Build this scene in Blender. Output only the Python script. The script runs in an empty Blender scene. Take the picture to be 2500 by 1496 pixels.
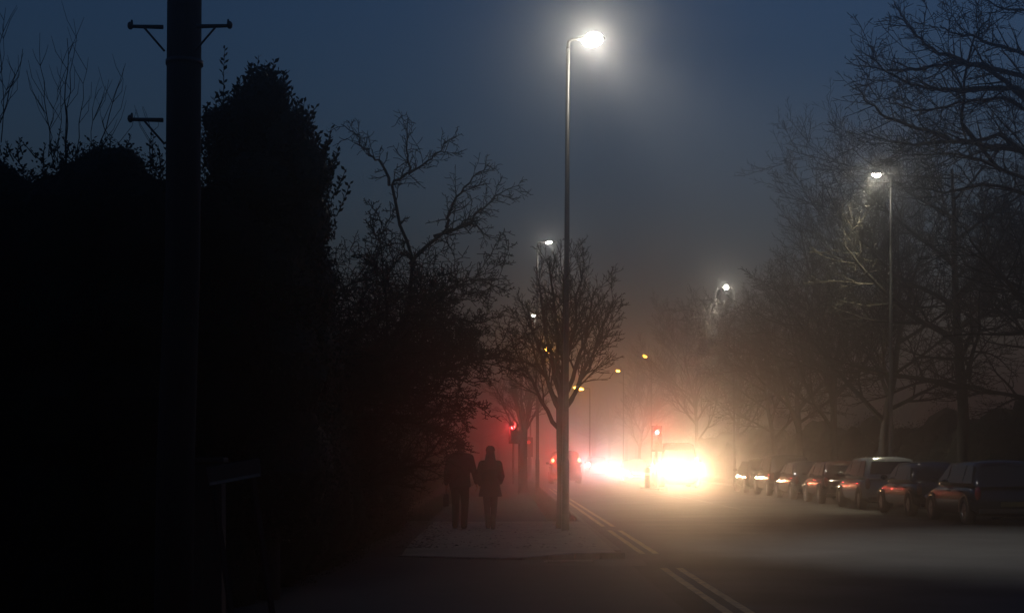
import bpy, bmesh, math, random
from mathutils import Vector, Matrix, Quaternion
R = math.radians
col = bpy.context.scene.collection
sc = bpy.context.scene

# ---------------------------------------------------------------- camera, sky, exposure
F = 3609.0; HX, HY, CH = 1235.0, 1119.0, 1.52       # focal length and level point in photo pixels; eye height
cam_d = bpy.data.cameras.new('camera'); cam = bpy.data.objects.new('camera', cam_d); col.objects.link(cam)
cam.location = (0, 0, CH); cam.rotation_euler = (R(90), 0, 0)
cam_d.sensor_width = 36; cam_d.lens = 36 * F / 2500
cam_d.shift_x = 15 / 2500; cam_d.shift_y = 371 / 2500
cam_d.clip_start = 0.1; cam_d.clip_end = 3000
sc.camera = cam

SUN_EL, SUN_ROT = R(1.5), R(58)
w = bpy.data.worlds.new('World'); sc.world = w; w.use_nodes = True
nt = w.node_tree; nt.nodes.clear()
sky = nt.nodes.new('ShaderNodeTexSky'); sky.sky_type = 'NISHITA'; sky.sun_disc = False
sky.sun_elevation = SUN_EL; sky.sun_rotation = SUN_ROT; sky.air_density = 1.6; sky.dust_density = 0.6; sky.ozone_density = 5
bg = nt.nodes.new('ShaderNodeBackground'); bg.inputs['Strength'].default_value = .15
wo = nt.nodes.new('ShaderNodeOutputWorld')
tint = nt.nodes.new('ShaderNodeMix'); tint.data_type = 'RGBA'; tint.blend_type = 'MULTIPLY'; tint.inputs[0].default_value = 1
tint.inputs[7].default_value = (1.12, .95, .99, 1)
nt.links.new(sky.outputs[0], tint.inputs[6]); nt.links.new(tint.outputs[2], bg.inputs[0]); nt.links.new(bg.outputs[0], wo.inputs[0])

sc.render.engine = 'CYCLES'
cy = sc.cycles
cy.use_denoising = True
try: cy.denoiser = 'OPENIMAGEDENOISE'; cy.denoising_input_passes = 'RGB_ALBEDO_NORMAL'
except Exception: pass
cy.max_bounces = 4; cy.diffuse_bounces = 2; cy.glossy_bounces = 3; cy.volume_bounces = 0; cy.transmission_bounces = 3
cy.sample_clamp_indirect = 4.0
sc.view_settings.view_transform = 'Standard'; sc.view_settings.look = 'None'
sc.view_settings.gamma = 1.0; sc.view_settings.exposure = 0.0

HAZE = 0.0095; HAZE_G = 0.95
LAMP_W = 42000; HEAD_W = 780

# ---------------------------------------------------------------- helpers
def P(px, py, d):
    return Vector(((px - HX) / F * d, d, CH - (py - HY) / F * d))
def GX(px, d): return (px - HX) / F * d

def mat(name, c1, rough=0.8, c2=None, scale=4.0, bump=0.0, bscale=30.0, metal=0.0, coat=0.0, rough2=None, stretch=None, spec=0.5):
    m = bpy.data.materials.new(name); m.use_nodes = True; t = m.node_tree; b = t.nodes['Principled BSDF']
    b.inputs['Base Color'].default_value = (*c1, 1); b.inputs['Roughness'].default_value = rough
    b.inputs['Metallic'].default_value = metal; b.inputs['Coat Weight'].default_value = coat
    b.inputs['Coat Roughness'].default_value = 0.06; b.inputs['Specular IOR Level'].default_value = spec
    tc = t.nodes.new('ShaderNodeTexCoord'); mp = t.nodes.new('ShaderNodeMapping')
    t.links.new(tc.outputs['Object'], mp.inputs[0])
    if stretch: mp.inputs['Scale'].default_value = stretch
    n = t.nodes.new('ShaderNodeTexNoise'); n.inputs['Scale'].default_value = scale; n.inputs['Detail'].default_value = 6
    t.links.new(mp.outputs[0], n.inputs['Vector'])
    r = t.nodes.new('ShaderNodeValToRGB'); r.color_ramp.elements[0].position = 0.35; r.color_ramp.elements[1].position = 0.68
    r.color_ramp.elements[0].color = (*c1, 1); r.color_ramp.elements[1].color = (*(c2 or [v * 0.7 for v in c1]), 1)
    t.links.new(n.outputs['Fac'], r.inputs[0]); t.links.new(r.outputs[0], b.inputs['Base Color'])
    if rough2 is not None:
        mr = t.nodes.new('ShaderNodeMapRange'); mr.inputs['From Min'].default_value = 0.35; mr.inputs['From Max'].default_value = 0.65
        mr.inputs['To Min'].default_value = rough; mr.inputs['To Max'].default_value = rough2
        t.links.new(n.outputs['Fac'], mr.inputs[0]); t.links.new(mr.outputs[0], b.inputs['Roughness'])
    if bump:
        n2 = t.nodes.new('ShaderNodeTexNoise'); n2.inputs['Scale'].default_value = bscale; n2.inputs['Detail'].default_value = 4
        t.links.new(mp.outputs[0], n2.inputs['Vector'])
        bp = t.nodes.new('ShaderNodeBump'); bp.inputs['Strength'].default_value = bump; bp.inputs['Distance'].default_value = 0.02
        t.links.new(n2.outputs['Fac'], bp.inputs['Height']); t.links.new(bp.outputs[0], b.inputs['Normal'])
    return m
def emis(name, c, s):
    m = bpy.data.materials.new(name); m.use_nodes = True; b = m.node_tree.nodes['Principled BSDF']
    b.inputs['Base Color'].default_value = (*c, 1); b.inputs['Emission Color'].default_value = (*c, 1)
    b.inputs['Emission Strength'].default_value = s
    return m

M = {}
M['asphalt'] = mat('asphalt', (.022, .0215, .0205), .62, (.011, .0107, .0103), .55, .5, 38, rough2=.8, spec=.22)
M['side_asphalt'] = mat('side_asphalt', (.030, .029, .028), .75, (.020, .020, .020), 1.3, .5, 60)
M['paving'] = mat('paving', (.25, .24, .19), .8, (.17, .165, .13), 2.2, .35, 40)
M['path'] = mat('path', (.060, .052, .044), .85, (.030, .026, .022), 3.0, .6, 45)
M['kerb'] = mat('kerb', (.15, .145, .13), .75, (.08, .08, .075), 5, .3, 40)
M['soil'] = mat('soil', (.035, .028, .020), .95, (.018, .018, .010), 1.2, .8, 12)
M['grass'] = mat('grass', (.030, .040, .014), .9, (.014, .020, .008), 3)
M['yellow'] = mat('yellow_paint', (.46, .37, .15), .65, (.12, .10, .06), 5.0, .3, 60)
M['white'] = mat('white_paint', (.12, .12, .115), .7, (.045, .045, .043), 3.0, .3, 60)
M['bark'] = mat('bark', (.055, .045, .035), .95, (.025, .021, .018), 12, .8, 25, stretch=(1, 1, .25))
M['bark_green'] = mat('green_bark', (.050, .052, .034), .95, (.024, .024, .016), 10, .8, 25, stretch=(1, 1, .3))
M['twig'] = mat('twig', (.020, .017, .013), .95, (.012, .010, .008), 8, spec=.1)
M['leaf'] = mat('leaf', (.022, .030, .014), .55, (.012, .018, .008), 6, spec=.25)
M['dead_leaf'] = mat('dark_leaf', (.012, .015, .008), .85, (.007, .009, .005), 6, spec=.1)
M['pole_wood'] = mat('pole_wood', (.016, .013, .010), .95, (.010, .008, .006), 9, .6, 20, stretch=(1, 1, .1))
M['post_wood'] = mat('post_wood', (.06, .038, .024), .85, (.035, .022, .015), 9, .6, 20, stretch=(1, 1, .15))
M['steel'] = mat('lamp_steel', (.12, .12, .12), .42, (.08, .08, .08), 5, .15, 30, metal=.6)
M['dark_metal'] = mat('dark_metal', (.020, .020, .021), .45, (.012, .012, .012), 6, .1, 40)
M['galv'] = mat('galvanised', (.10, .10, .10), .5, (.06, .06, .06), 8, metal=.5)
M['tyre'] = mat('tyre', (.015, .015, .015), .85)
M['rim'] = mat('rim', (.25, .25, .26), .3, metal=.9)
M['glass'] = mat('window_glass', (.012, .014, .016), .05, (.010, .012, .014), 3, coat=.6)
M['plastic'] = mat('black_plastic', (.012, .012, .012), .5)
M['clear'] = mat('lamp_glass_off', (.35, .35, .36), .08, (.22, .22, .23), 20, coat=1)
M['redglass'] = mat('red_glass_off', (.16, .010, .010), .12, (.09, .006, .006), 12, coat=1)
M['plate_y'] = mat('plate_yellow', (.05, .04, .01), .5)
M['plate_w'] = mat('plate_white', (.5, .5, .5), .5)
M['sign_grey'] = mat('sign_back', (.16, .17, .15), .5, (.11, .12, .10), 6)
M['skin'] = mat('skin', (.36, .22, .16), .6, (.30, .18, .13), 20)
M['hair'] = mat('dark_hair', (.018, .012, .008), .6, (.010, .007, .005), 60, .5, 90)
M['jacket'] = mat('black_jacket', (.010, .010, .013), .85, (.006, .006, .008), 12, .5, 25)
M['trousers'] = mat('dark_trousers', (.008, .008, .011), .9, (.005, .005, .007), 12, .4, 25)
M['coat'] = mat('dark_coat', (.016, .008, .009), .9, (.009, .006, .006), 12, .5, 25)
M['hat'] = mat('olive_hat', (.060, .055, .030), .95, (.035, .030, .018), 40, .7, 60)
M['shoe'] = mat('black_shoe', (.008, .008, .008), .5)
M['led'] = emis('white_lamp_glow', (1.0, .93, .78), 120)
M['led_far'] = emis('white_lamp_glow_far', (1.0, .94, .82), 120)
M['sodium'] = emis('sodium_glow', (1.0, .40, .04), 60)
M['head'] = emis('headlight_glow', (1.0, .70, .40), 1000)
M['head_cool'] = emis('headlight_glow_cool', (1.0, .72, .74), 1000)
M['brake'] = emis('tail_light_glow', (1.0, .05, .02), 60)
M['sig_red'] = emis('signal_red_glow', (1.0, .03, .03), 90)
M['sig_dim'] = emis('dim_red_glow', (1.0, .05, .04), 2.0)
M['sig_off'] = mat('signal_lens_off', (.03, .03, .02), .2)

def paint(name, c, metal=.35):
    return mat(name, [v * .8 for v in c], .16, [v * .9 for v in c], 2, metal=metal * .5, coat=.7)

def tag(o, label=None, cat=None, group=None, kind=None):
    if label: o['label'] = label
    if cat: o['category'] = cat
    if group: o['group'] = group
    if kind: o['kind'] = kind
    return o
def thing(name, label, cat, loc=(0, 0, 0), rz=0, group=None):
    o = bpy.data.objects.new(name, None); col.objects.link(o); o.location = loc; o.rotation_euler = (0, 0, rz)
    o.empty_display_size = .2
    return tag(o, label, cat, group)

class MB:
    def __init__(s): s.v = []; s.f = []
    def add(s, vs, fs):
        n = len(s.v); s.v.extend(vs); s.f.extend([tuple(i + n for i in f) for f in fs])
    def box(s, x0, x1, y0, y1, z0, z1, M4=None):
        vs = [Vector((x, y, z)) for x in (x0, x1) for y in (y0, y1) for z in (z0, z1)]
        if M4: vs = [M4 @ v for v in vs]
        s.add([tuple(v) for v in vs], [(0, 1, 3, 2), (4, 6, 7, 5), (0, 4, 5, 1), (2, 3, 7, 6), (0, 2, 6, 4), (1, 5, 7, 3)])
    def tube(s, pts, rad, n=8, cap=True):
        pts = [Vector(p) for p in pts]
        if isinstance(rad, (int, float)): rad = [rad] * len(pts)
        ref = None; rings = []
        for i, p in enumerate(pts):
            a = pts[max(i - 1, 0)]; b = pts[min(i + 1, len(pts) - 1)]
            t = (b - a)
            t = t.normalized() if t.length > 1e-9 else Vector((0, 0, 1))
            if ref is None: ref = Vector((1, 0, 0)) if abs(t.x) < .8 else Vector((0, 1, 0))
            u = (ref - t * ref.dot(t))
            u = u.normalized() if u.length > 1e-6 else t.orthogonal().normalized()
            ref = u; v = t.cross(u)
            rings.append([tuple(p + (u * math.cos(k * math.tau / n) + v * math.sin(k * math.tau / n)) * rad[i]) for k in range(n)])
        vs = [q for r_ in rings for q in r_]; fs = []
        for i in range(len(rings) - 1):
            for k in range(n):
                k2 = (k + 1) % n
                fs.append((i * n + k, i * n + k2, (i + 1) * n + k2, (i + 1) * n + k))
        if cap:
            fs.append(tuple(range(n - 1, -1, -1))); fs.append(tuple((len(rings) - 1) * n + k for k in range(n)))
        s.add(vs, fs)
    def loft(s, rings, cap=True):
        n = len(rings[0]); vs = [tuple(q) for r_ in rings for q in r_]; fs = []
        for i in range(len(rings) - 1):
            for k in range(n):
                k2 = (k + 1) % n
                fs.append((i * n + k, i * n + k2, (i + 1) * n + k2, (i + 1) * n + k))
        if cap:
            fs.append(tuple(range(n - 1, -1, -1))); fs.append(tuple((len(rings) - 1) * n + k for k in range(n)))
        s.add(vs, fs)
    def ell(s, c, rx, ry, rz, nu=16, nv=10, M4=None):
        vs = [(0, 0, -1)]; fs = []
        for i in range(1, nv):
            a = -math.pi / 2 + math.pi * i / nv
            for k in range(nu):
                b = math.tau * k / nu; vs.append((math.cos(a) * math.cos(b), math.cos(a) * math.sin(b), math.sin(a)))
        vs.append((0, 0, 1))
        for k in range(nu):
            k2 = (k + 1) % nu
            fs.append((0, 1 + k2, 1 + k))
            for i in range(nv - 2): fs.append((1 + i * nu + k, 1 + i * nu + k2, 1 + (i + 1) * nu + k2, 1 + (i + 1) * nu + k))
            fs.append((1 + (nv - 2) * nu + k, 1 + (nv - 2) * nu + k2, len(vs) - 1))
        out = []
        for q in vs:
            p = Vector((q[0] * rx, q[1] * ry, q[2] * rz))
            if M4: p = M4 @ p
            out.append(tuple(p + Vector(c)))
        s.add(out, fs)
    def build(s, name, m, parent=None, smooth=False, loc=None):
        me = bpy.data.meshes.new(name); me.from_pydata(s.v, [], s.f); me.update()
        if smooth: me.polygons.foreach_set('use_smooth', [True] * len(me.polygons))
        me.materials.append(m)
        o = bpy.data.objects.new(name, me); col.objects.link(o)
        if parent: o.parent = parent
        if loc: o.location = loc
        return o
def bevel(o, w_=.02, seg=2):
    b = o.modifiers.new('bevel', 'BEVEL'); b.width = w_; b.segments = seg; b.limit_method = 'ANGLE'; return o
def remesh(o, v, sm=0):
    r_ = o.modifiers.new('remesh', 'REMESH'); r_.mode = 'VOXEL'; r_.voxel_size = v; r_.use_smooth_shade = True
    if sm: q = o.modifiers.new('smooth', 'SMOOTH'); q.iterations = sm; q.factor = .5
    return o
def light(kind, name, loc, energy, color, parent=None, direction=None, angle=None, blend=.5, radius=.05):
    d = bpy.data.lights.new(name, kind); d.energy = energy; d.color = color; d.shadow_soft_size = radius
    if kind == 'SPOT': d.spot_size = angle; d.spot_blend = blend
    o = bpy.data.objects.new(name, d); col.objects.link(o); o.location = loc
    if direction: o.rotation_euler = Vector(direction).to_track_quat('-Z', 'Y').to_euler()
    if parent: o.parent = parent
    return o
def copy_tree(o, parent=None):
    c = o.copy(); col.objects.link(c)
    if parent: c.parent = parent
    for ch in [x for x in o.children]: copy_tree(ch, c)
    return c

# ---------------------------------------------------------------- ground, road, pavements
KL, KR = 1.80, 12.55                 # left and right kerb lines of the road
PZ = .10                             # height of the footways above the road
def grid(name, x0, x1, y0, y1, nx, ny, zf, m, kind='structure'):
    mb = MB(); vs = []
    for j in range(ny + 1):
        for i in range(nx + 1):
            x = x0 + (x1 - x0) * i / nx; y = y0 + (y1 - y0) * j / ny; vs.append((x, y, zf(x, y)))
    fs = [(j * (nx + 1) + i, j * (nx + 1) + i + 1, (j + 1) * (nx + 1) + i + 1, (j + 1) * (nx + 1) + i) for j in range(ny) for i in range(nx)]
    mb.add(vs, fs); o = mb.build(name, m); return tag(o, kind=kind)
grid('ground', -700, 700, -300, 1500, 10, 10, lambda x, y: -.02, M['soil'])
def hump(x, y): return .004 * math.sin(x * 1.7 + y * .3) * math.sin(y * .21)
grid('road', KL, KR, -20, 600, 12, 300, lambda x, y: .0 + hump(x, y), M['asphalt'])
grid('side_road', -16, KL - .005, 6, 22.85, 20, 20, lambda x, y: hump(x, y), M['side_asphalt'])
grid('near_pavement', -16, KL - .12, -20, 5.7, 4, 4, lambda x, y: PZ, M['path'])

# pale crossing pavement: front edge is a curve, dropped at the left and a full kerb at the right
def fy(x):                           # front edge distance at X
    t = (x + 1.95) / (KL + 1.95)
    return 23.15 - .95 * math.sin(min(max(t, 0), 1) * math.pi * .62) + .25 * t * t
def fz(x):
    t = (x - .1) / (1.0); t = min(max(t, 0), 1); return .025 + (PZ - .025) * t * t * (3 - 2 * t)
mb = MB(); NX = 40; rows = [0, .13, .5, 1.1, 2, 4, 6, 8, 10.4]; vs = []
for r_ in rows:
    for i in range(NX + 1):
        x = -1.62 + (KL - .125 + 1.62) * i / NX
        f0 = fy(x); y = f0 + r_ if r_ < 10.4 else 33.5 + .08 * math.sin(x * 2.1)
        k = min(r_ / 1.6, 1); z = fz(x) * (1 - k) + PZ * k
        vs.append((x, y, z))
fs = [(j * (NX + 1) + i, j * (NX + 1) + i + 1, (j + 1) * (NX + 1) + i + 1, (j + 1) * (NX + 1) + i) for j in range(len(rows) - 1) for i in range(NX)]
mb.add(vs, fs); tag(mb.build('pavement', M['paving'], smooth=True), kind='structure')
grid('footpath', -2.1, KL - .125, 33.45, 300, 3, 60, lambda x, y: PZ - .006, M['path'])
grid('right_footway', KR + .13, KR + 3.2, -20, 400, 2, 40, lambda x, y: PZ, M['path'])
# kerbs: long stones with joints
def kerb_line(name, pts, ztop, label_kind='structure', wd=.125):
    mb = MB()
    for i in range(len(pts) - 1):
        a = Vector(pts[i]); b = Vector(pts[i + 1]); t = (b - a).normalized(); n = Vector((t.y, -t.x, 0))
        a2 = a + t * .004; b2 = b - t * .004
        za, zb = ztop(a), ztop(b)
        q = [a2, b2, b2 - n * wd, a2 - n * wd]; zz = [za, zb, zb, za]
        top = [(p.x, p.y, z + .003) for p, z in zip(q, zz)]
        ins = [(p.x, p.y, -.05) for p in q]
        mb.add(top + ins, [(0, 1, 2, 3), (7, 6, 5, 4), (0, 4, 5, 1), (1, 5, 6, 2), (2, 6, 7, 3), (3, 7, 4, 0)])
    o = mb.build(name, M['kerb']); bevel(o, .012, 2); return tag(o, kind=label_kind)
kerb_line('kerb', [(KL, 23.0 + i * .92, 0) for i in range(0, 200)], lambda p: PZ)
xs = [-1.62 + (KL - .02 + 1.62) * i / 9 for i in range(10)]
kerb_line('pavement_kerb', [(x, fy(x) - .01, 0) for x in xs][::1], lambda p: fz(p.x), wd=-.12 if False else -.125)
kerb_line('right_kerb', [(KR + .13, -10 + i * .92, 0) for i in range(0, 260)], lambda p: PZ)
# double yellow lines, worn, broken between the two lengths
def strip(mb, x0, x1, y0, y1, z=.008, n=None, jit=.006, rnd=random.Random(3)):
    n = n or max(2, int((y1 - y0) / .35)); vs = []
    for i in range(n + 1):
        y = y0 + (y1 - y0) * i / n
        vs += [(x0 + rnd.uniform(-jit, jit), y, z), (x1 + rnd.uniform(-jit, jit), y, z)]
    mb.add(vs, [(2 * i, 2 * i + 1, 2 * i + 3, 2 * i + 2) for i in range(n)])
mb = MB()
for (y0, y1) in ((6, 20.5), (23.6, 31.2), (33.0, 75)):
    strip(mb, 2.13, 2.23, y0, y1); strip(mb, 2.35, 2.45, y0, y1)
tag(mb.build('yellow_lines', M['yellow']), kind='structure')
mb = MB(); y = 44.0
while y < 190:
    if not (63 < y < 74): strip(mb, 6.95, 7.07, y, y + 4)
    y += 6
strip(mb, 6.62, 6.74, 56, 66); strip(mb, 7.95, 8.07, 60, 66)
tag(mb.build('white_lines', M['white']), kind='structure')
# tarmac repair patch along the crossing mouth and gully grating
mb = MB(); mb.add([(.2, 21.0, .009), (2.0, 20.9, .009), (2.05, 22.25, .009), (.25, 22.1, .009)], [(0, 1, 2, 3)])
tag(mb.build('tarmac_patch', mat('patch', (.045, .044, .04), .7, (.03, .03, .028), 3, .4, 60)), kind='structure')
g = thing('drain_grating', 'iron drain grating set in the dark tarmac before the raised kerb', 'drain grating', (.93, 21.62, .014))
mb = MB(); mb.box(-.37, .37, -.21, .21, 0, .006); mb.build('frame', M['dark_metal'], g)
mb = MB()
for i in range(17):
    x = -.33 + i * .041
    mb.box(x, x + .022, -.17, .17, .0075, .022, Matrix.Rotation(R(3), 4, 'Z'))
mb.build('bars', M['galv'], g)

# grass verge, right hand and distant left: stuff
rnd = random.Random(11); mb = MB()
def blade(mb, x, y, z, h, rnd):
    a = rnd.uniform(0, math.tau); w_ = .006 + h * .03; dx, dy = math.cos(a) * w_, math.sin(a) * w_; lx, ly = rnd.uniform(-.4, .4) * h, rnd.uniform(-.4, .4) * h
    mb.add([(x - dx, y - dy, z), (x + dx, y + dy, z), (x + lx, y + ly, z + h)], [(0, 1, 2)])
for i in range(14000):
    x = rnd.uniform(.95, 1.62) if rnd.random() < .5 else rnd.uniform(-2.5, -1.75)
    y = 33.8 + (rnd.random() ** 1.6) * 70; blade(mb, x, y, PZ - .01, rnd.uniform(.04, .15), rnd)
for i in range(9000):
    blade(mb, rnd.uniform(KR + 1.6, KR + 5), 30 + rnd.random() * 60, PZ - .02, rnd.uniform(.06, .22), rnd)
tag(mb.build('grass', M['grass']), 'rough grass along the edge of the path and right verge', 'grass', kind='stuff')
mb = MB()
for i in range(2600):
    x = rnd.uniform(-2.1, 1.5); y = 23.4 + rnd.random() ** 1.4 * 40; s_ = rnd.uniform(.012, .035); a = rnd.uniform(0, 6.3)
    if rnd.random() < .5 and x > -1.2: x = -2.05 + rnd.random() * .8
    z = PZ + .006; c_, q_ = math.cos(a) * s_, math.sin(a) * s_
    mb.add([(x - c_, y - q_, z), (x + q_, y - c_, z + s_ * .5), (x + c_, y + q_, z), (x - q_, y + c_, z + s_ * .3)], [(0, 1, 2, 3)])
tag(mb.build('fallen_leaves', mat('fallen_leaf', (.06, .035, .018), .8, (.03, .02, .01), 9)), 'scattered small fallen leaves on the footway', 'fallen leaves', kind='stuff')

# ---------------------------------------------------------------- bare trees
def grow(rng, p, d, L, r, lv, S, trunk, crown):
    n = max(3, int(L / S['step'][min(lv, len(S['step']) - 1)])); pts = [p.copy()]; rad = [r]; dd = d.normalized()
    wob = S['wob'][min(lv, len(S['wob']) - 1)]; up = S['up'][min(lv, len(S['up']) - 1)]; tip = S.get('tip', .25)
    for i in range(n):
        dd = (dd + Vector((rng.gauss(0, wob), rng.gauss(0, wob), rng.gauss(0, wob) + up))).normalized()
        pts.append(pts[-1] + dd * (L / n)); rad.append(max(r * (1 - (1 - tip) * (i + 1) / n), S['rmin']))
    sides = 10 if lv == 0 else (6 if lv == 1 else (4 if lv == 2 else 3))
    (trunk if lv == 0 else crown).tube(pts, rad, sides, cap=(lv < 2))
    if lv >= S['levels']: return
    t0 = S['t0'][min(lv, len(S['t0']) - 1)]; k = S['kids'][min(lv, len(S['kids']) - 1)]
    ang = S['ang'][min(lv, len(S['ang']) - 1)]; rat = S['rat'][min(lv, len(S['rat']) - 1)]
    az = rng.uniform(0, math.tau)
    for c in range(k):
        t = t0 + (1 - t0) * (c + rng.random() * .8) / k; t = min(t, .999)
        f = t * n; i = min(int(f), n - 1); q = pts[i].lerp(pts[i + 1], f - i); base = (pts[i + 1] - pts[i]).normalized()
        az += 2.399 + rng.uniform(-.5, .5)
        side = base.orthogonal().normalized(); side.rotate(Quaternion(base, az))
        a = R(ang) * rng.uniform(.7, 1.3)
        nd = base * math.cos(a) + side * math.sin(a)
        if nd.z < S.get('zmin', -.3): nd.z = S.get('zmin', -.3) + .1
        rr = rad[min(i + 1, n)] * (rng.uniform(.5, .72) if lv else rng.uniform(.55, .8) * S.get('fat', 1))
        LL = L * rat * rng.uniform(.7, 1.2) * (1 - .45 * (t - t0) / (1 - t0 + 1e-6) * (1 if lv else S.get('topshrink', .6)))
        grow(rng, q, nd, LL, max(rr, S['rmin']), lv + 1, S, trunk, crown)

def bare_tree(seed, S, height):
    rng = random.Random(seed); t, c = MB(), MB()
    grow(rng, Vector((0, 0, -.1)), Vector((rng.uniform(-.05, .05), rng.uniform(-.05, .05), 1)), height * S['trunk'], S['r'], 0, S, t, c)
    zs = max(v[2] for v in c.v)
    k = height / zs
    if k != 1:
        for mb_ in (t, c): mb_.v = [(x * k, y * k, z * k) for (x, y, z) in mb_.v]
    return t, c
def place_tree(t, c, label, loc, rz, bark, name='bare_tree', group=None, cat='tree'):
    o = thing(name, label, cat, loc, rz, group)
    t.build('trunk', M[bark], o, True); c.build('crown', M['twig'], o)
    return o
def place_copy(src, label, loc, rz, s_=1.0, sz=None):
    o = copy_tree(src); o.location = loc; o.rotation_euler = (0, 0, rz); o.scale = (s_, s_, sz or s_); o['label'] = label; return o

# small pruned street tree beside the lamp column: hand-set limbs, fine upswept twigs
SM = dict(levels=3, step=[.22, .2, .12, .1], wob=[.05, .09, .11, .13], up=[.03, .045, .05, .05], tip=.3, rmin=.0045,
          t0=[.18, .15, .15], kids=[9, 8, 4], ang=[28, 34, 38], rat=[.52, .50, .5], topshrink=.4)
def street_tree(seed, limbs, fork, S, r0, ztop):
    rng = random.Random(seed); t, c = MB(), MB()
    t.tube([(0, 0, -.1), (0, 0, .25), (.01, 0, 1.0), (-.01, .01, fork * .75), (0, 0, fork), (.01, .02, fork + .45)],
           [r0 * 1.25, r0 * 1.05, r0 * .97, r0 * .95, r0 * 1.1, r0 * .55], 12)
    for (z0, x1, z1, y1, r_) in limbs:      # limb as an arc from the trunk to its end
        p0 = Vector((0, 0, z0)); p1 = Vector((x1, y1, z1)); pts = [p0]; n = 9
        for i in range(1, n + 1):
            u = i / n; q = p0.lerp(p1, u); q.x = x1 * (u ** .8); q += Vector((rng.gauss(0, .025), rng.gauss(0, .025), 0)); pts.append(q)
        rad = [r_ * (1 - .8 * i / n) for i in range(n + 1)]
        c.tube(pts, rad, 7)
        az = rng.uniform(0, 6)
        for k in range(11):
            u = .22 + .77 * (k + rng.random()) / 11; f = u * n; i = min(int(f), n - 1); q = pts[i].lerp(pts[i + 1], f - i); base = (pts[i + 1] - pts[i]).normalized()
            az += 2.4; sd = base.orthogonal().normalized(); sd.rotate(Quaternion(base, az)); a = R(36) * rng.uniform(.7, 1.4)
            nd = base * math.cos(a) + sd * math.sin(a); nd.z = max(nd.z, .1)
            grow(rng, q, nd, rng.uniform(.55, 1.05) * (1.15 - .45 * u), rad[i] * .5, 1, S, t, c)
    return t, c
limbs = [(1.95, -1.05, 3.9, .1, .05), (2.3, -.75, 4.5, -.5, .055), (2.5, -.50, 5.1, .3, .06), (2.6, -.25, 5.4, -.2, .06), (2.65, .05, 5.5, .3, .06),
         (2.6, .35, 5.3, -.3, .055), (2.5, .70, 4.9, .1, .055), (2.4, .95, 4.3, -.3, .05), (2.35, 1.05, 4.7, .5, .045), (2.5, -.9, 4.4, .7, .045),
         (2.55, .1, 5.0, .9, .05), (2.55, .0, 5.0, -.9, .05)]
t, c = street_tree(5, limbs, 2.45, SM, .118, 5.6)
T1 = (GX(1373, 30.1), 30.1, PZ)
place_tree(t, c, 'small bare street tree with fanned twigs right behind the nearest tall lamp column', T1, 0, 'bark', 'street_tree')
t, c = street_tree(8, [(a + .1, b * 1.35, cc * 1.15, e * 1.3, r_ * 1.2) for (a, b, cc, e, r_) in limbs], 2.9, SM, .19, 6.4)
place_tree(t, c, 'fog-grey bare street tree behind the woman, beside the red signal', (GX(1277, 64), 64, PZ), .7, 'bark', 'street_tree')

# large spreading trees on the right verge
BIG = dict(levels=4, step=[.6, .5, .3, .22, .16], wob=[.04, .06, .09, .12, .14], up=[.02, .030, .035, .035, .03], tip=.22, rmin=.0085,
           t0=[.30, .18, .12, .1], kids=[14, 11, 10, 5], fat=1.05, ang=[62, 46, 44, 46], rat=[.62, .56, .50, .42], trunk=.92, r=.30, zmin=-.28, topshrink=.55)
t, c = bare_tree(21, BIG, 16.0)
big = place_tree(t, c, 'largest bare tree, spreading over the parked cars at the right edge', (GX(2350, 50.5), 50.5, PZ), R(200), 'bark_green', group='bare trees along the right verge')
UPR = dict(levels=4, step=[.6, .5, .35, .25, .2], wob=[.04, .06, .08, .10, .12], up=[.02, .05, .06, .06, .05], tip=.25, rmin=.011,
           t0=[.26, .15, .12, .1], kids=[15, 11, 9, 7], ang=[40, 34, 34, 34], rat=[.56, .5, .46, .42], trunk=.93, r=.24, zmin=.05, topshrink=.5)
t, c = bare_tree(33, UPR, 14.8)
upr = place_tree(t, c, 'upright bare tree left of the lit right-hand lamp, its fine crown fading in fog', (GX(2040, 63), 63, PZ), 0, 'bark', group='bare trees along the right verge')
t, c = bare_tree(47, dict(BIG, rmin=.012, kids=[14, 11, 9, 6], r=.24), 12.0)
mid = place_tree(t, c, 'wide low bare tree directly below the lit right-hand lamp', (GX(2160, 53), 53, PZ), 1.0, 'bark', group='bare trees along the right verge')
place_copy(mid, 'bare tree with low spreading boughs between the two right-hand lamps', (GX(1975, 68), 70, PZ), 2.3, .98)
place_copy(mid, 'misty bare tree just right of the farther right-hand lamp', (GX(1890, 82), 82, PZ), 4.1, .92)
place_copy(upr, 'pale upright tree behind the farther right-hand lamp', (GX(1790, 105), 105, PZ), 2.0, .92)
place_copy(upr, 'ghostly upright tree above the oncoming van, left of the farther right lamp', (GX(1700, 125), 125, PZ), 3.4, 1.08)
place_copy(big, 'dark bare tree crowding in behind the largest one at the right edge', (18.5, 50, PZ), 3.9, .85)
place_copy(mid, 'bare tree deep in shadow behind the nearest parked car', (18.2, 44, PZ), 5.2, .75)
place_copy(upr, 'faintest bare tree, beyond the small amber lamps over the road', (GX(1560, 165), 165, PZ), 1.1, 1.0)

# hawthorns and scrub on the left
HAW = dict(levels=4, step=[.3, .25, .16, .12, .1], wob=[.12, .20, .22, .24, .26], up=[.02, .02, .01, .02, .02], tip=.25, rmin=.0055,
           t0=[.22, .15, .12, .1], kids=[15, 11, 9, 6], ang=[52, 46, 50, 54], rat=[.60, .52, .46, .4], trunk=.8, r=.13, zmin=-.35, topshrink=.5)
t, c = bare_tree(61, HAW, 5.3)
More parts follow.
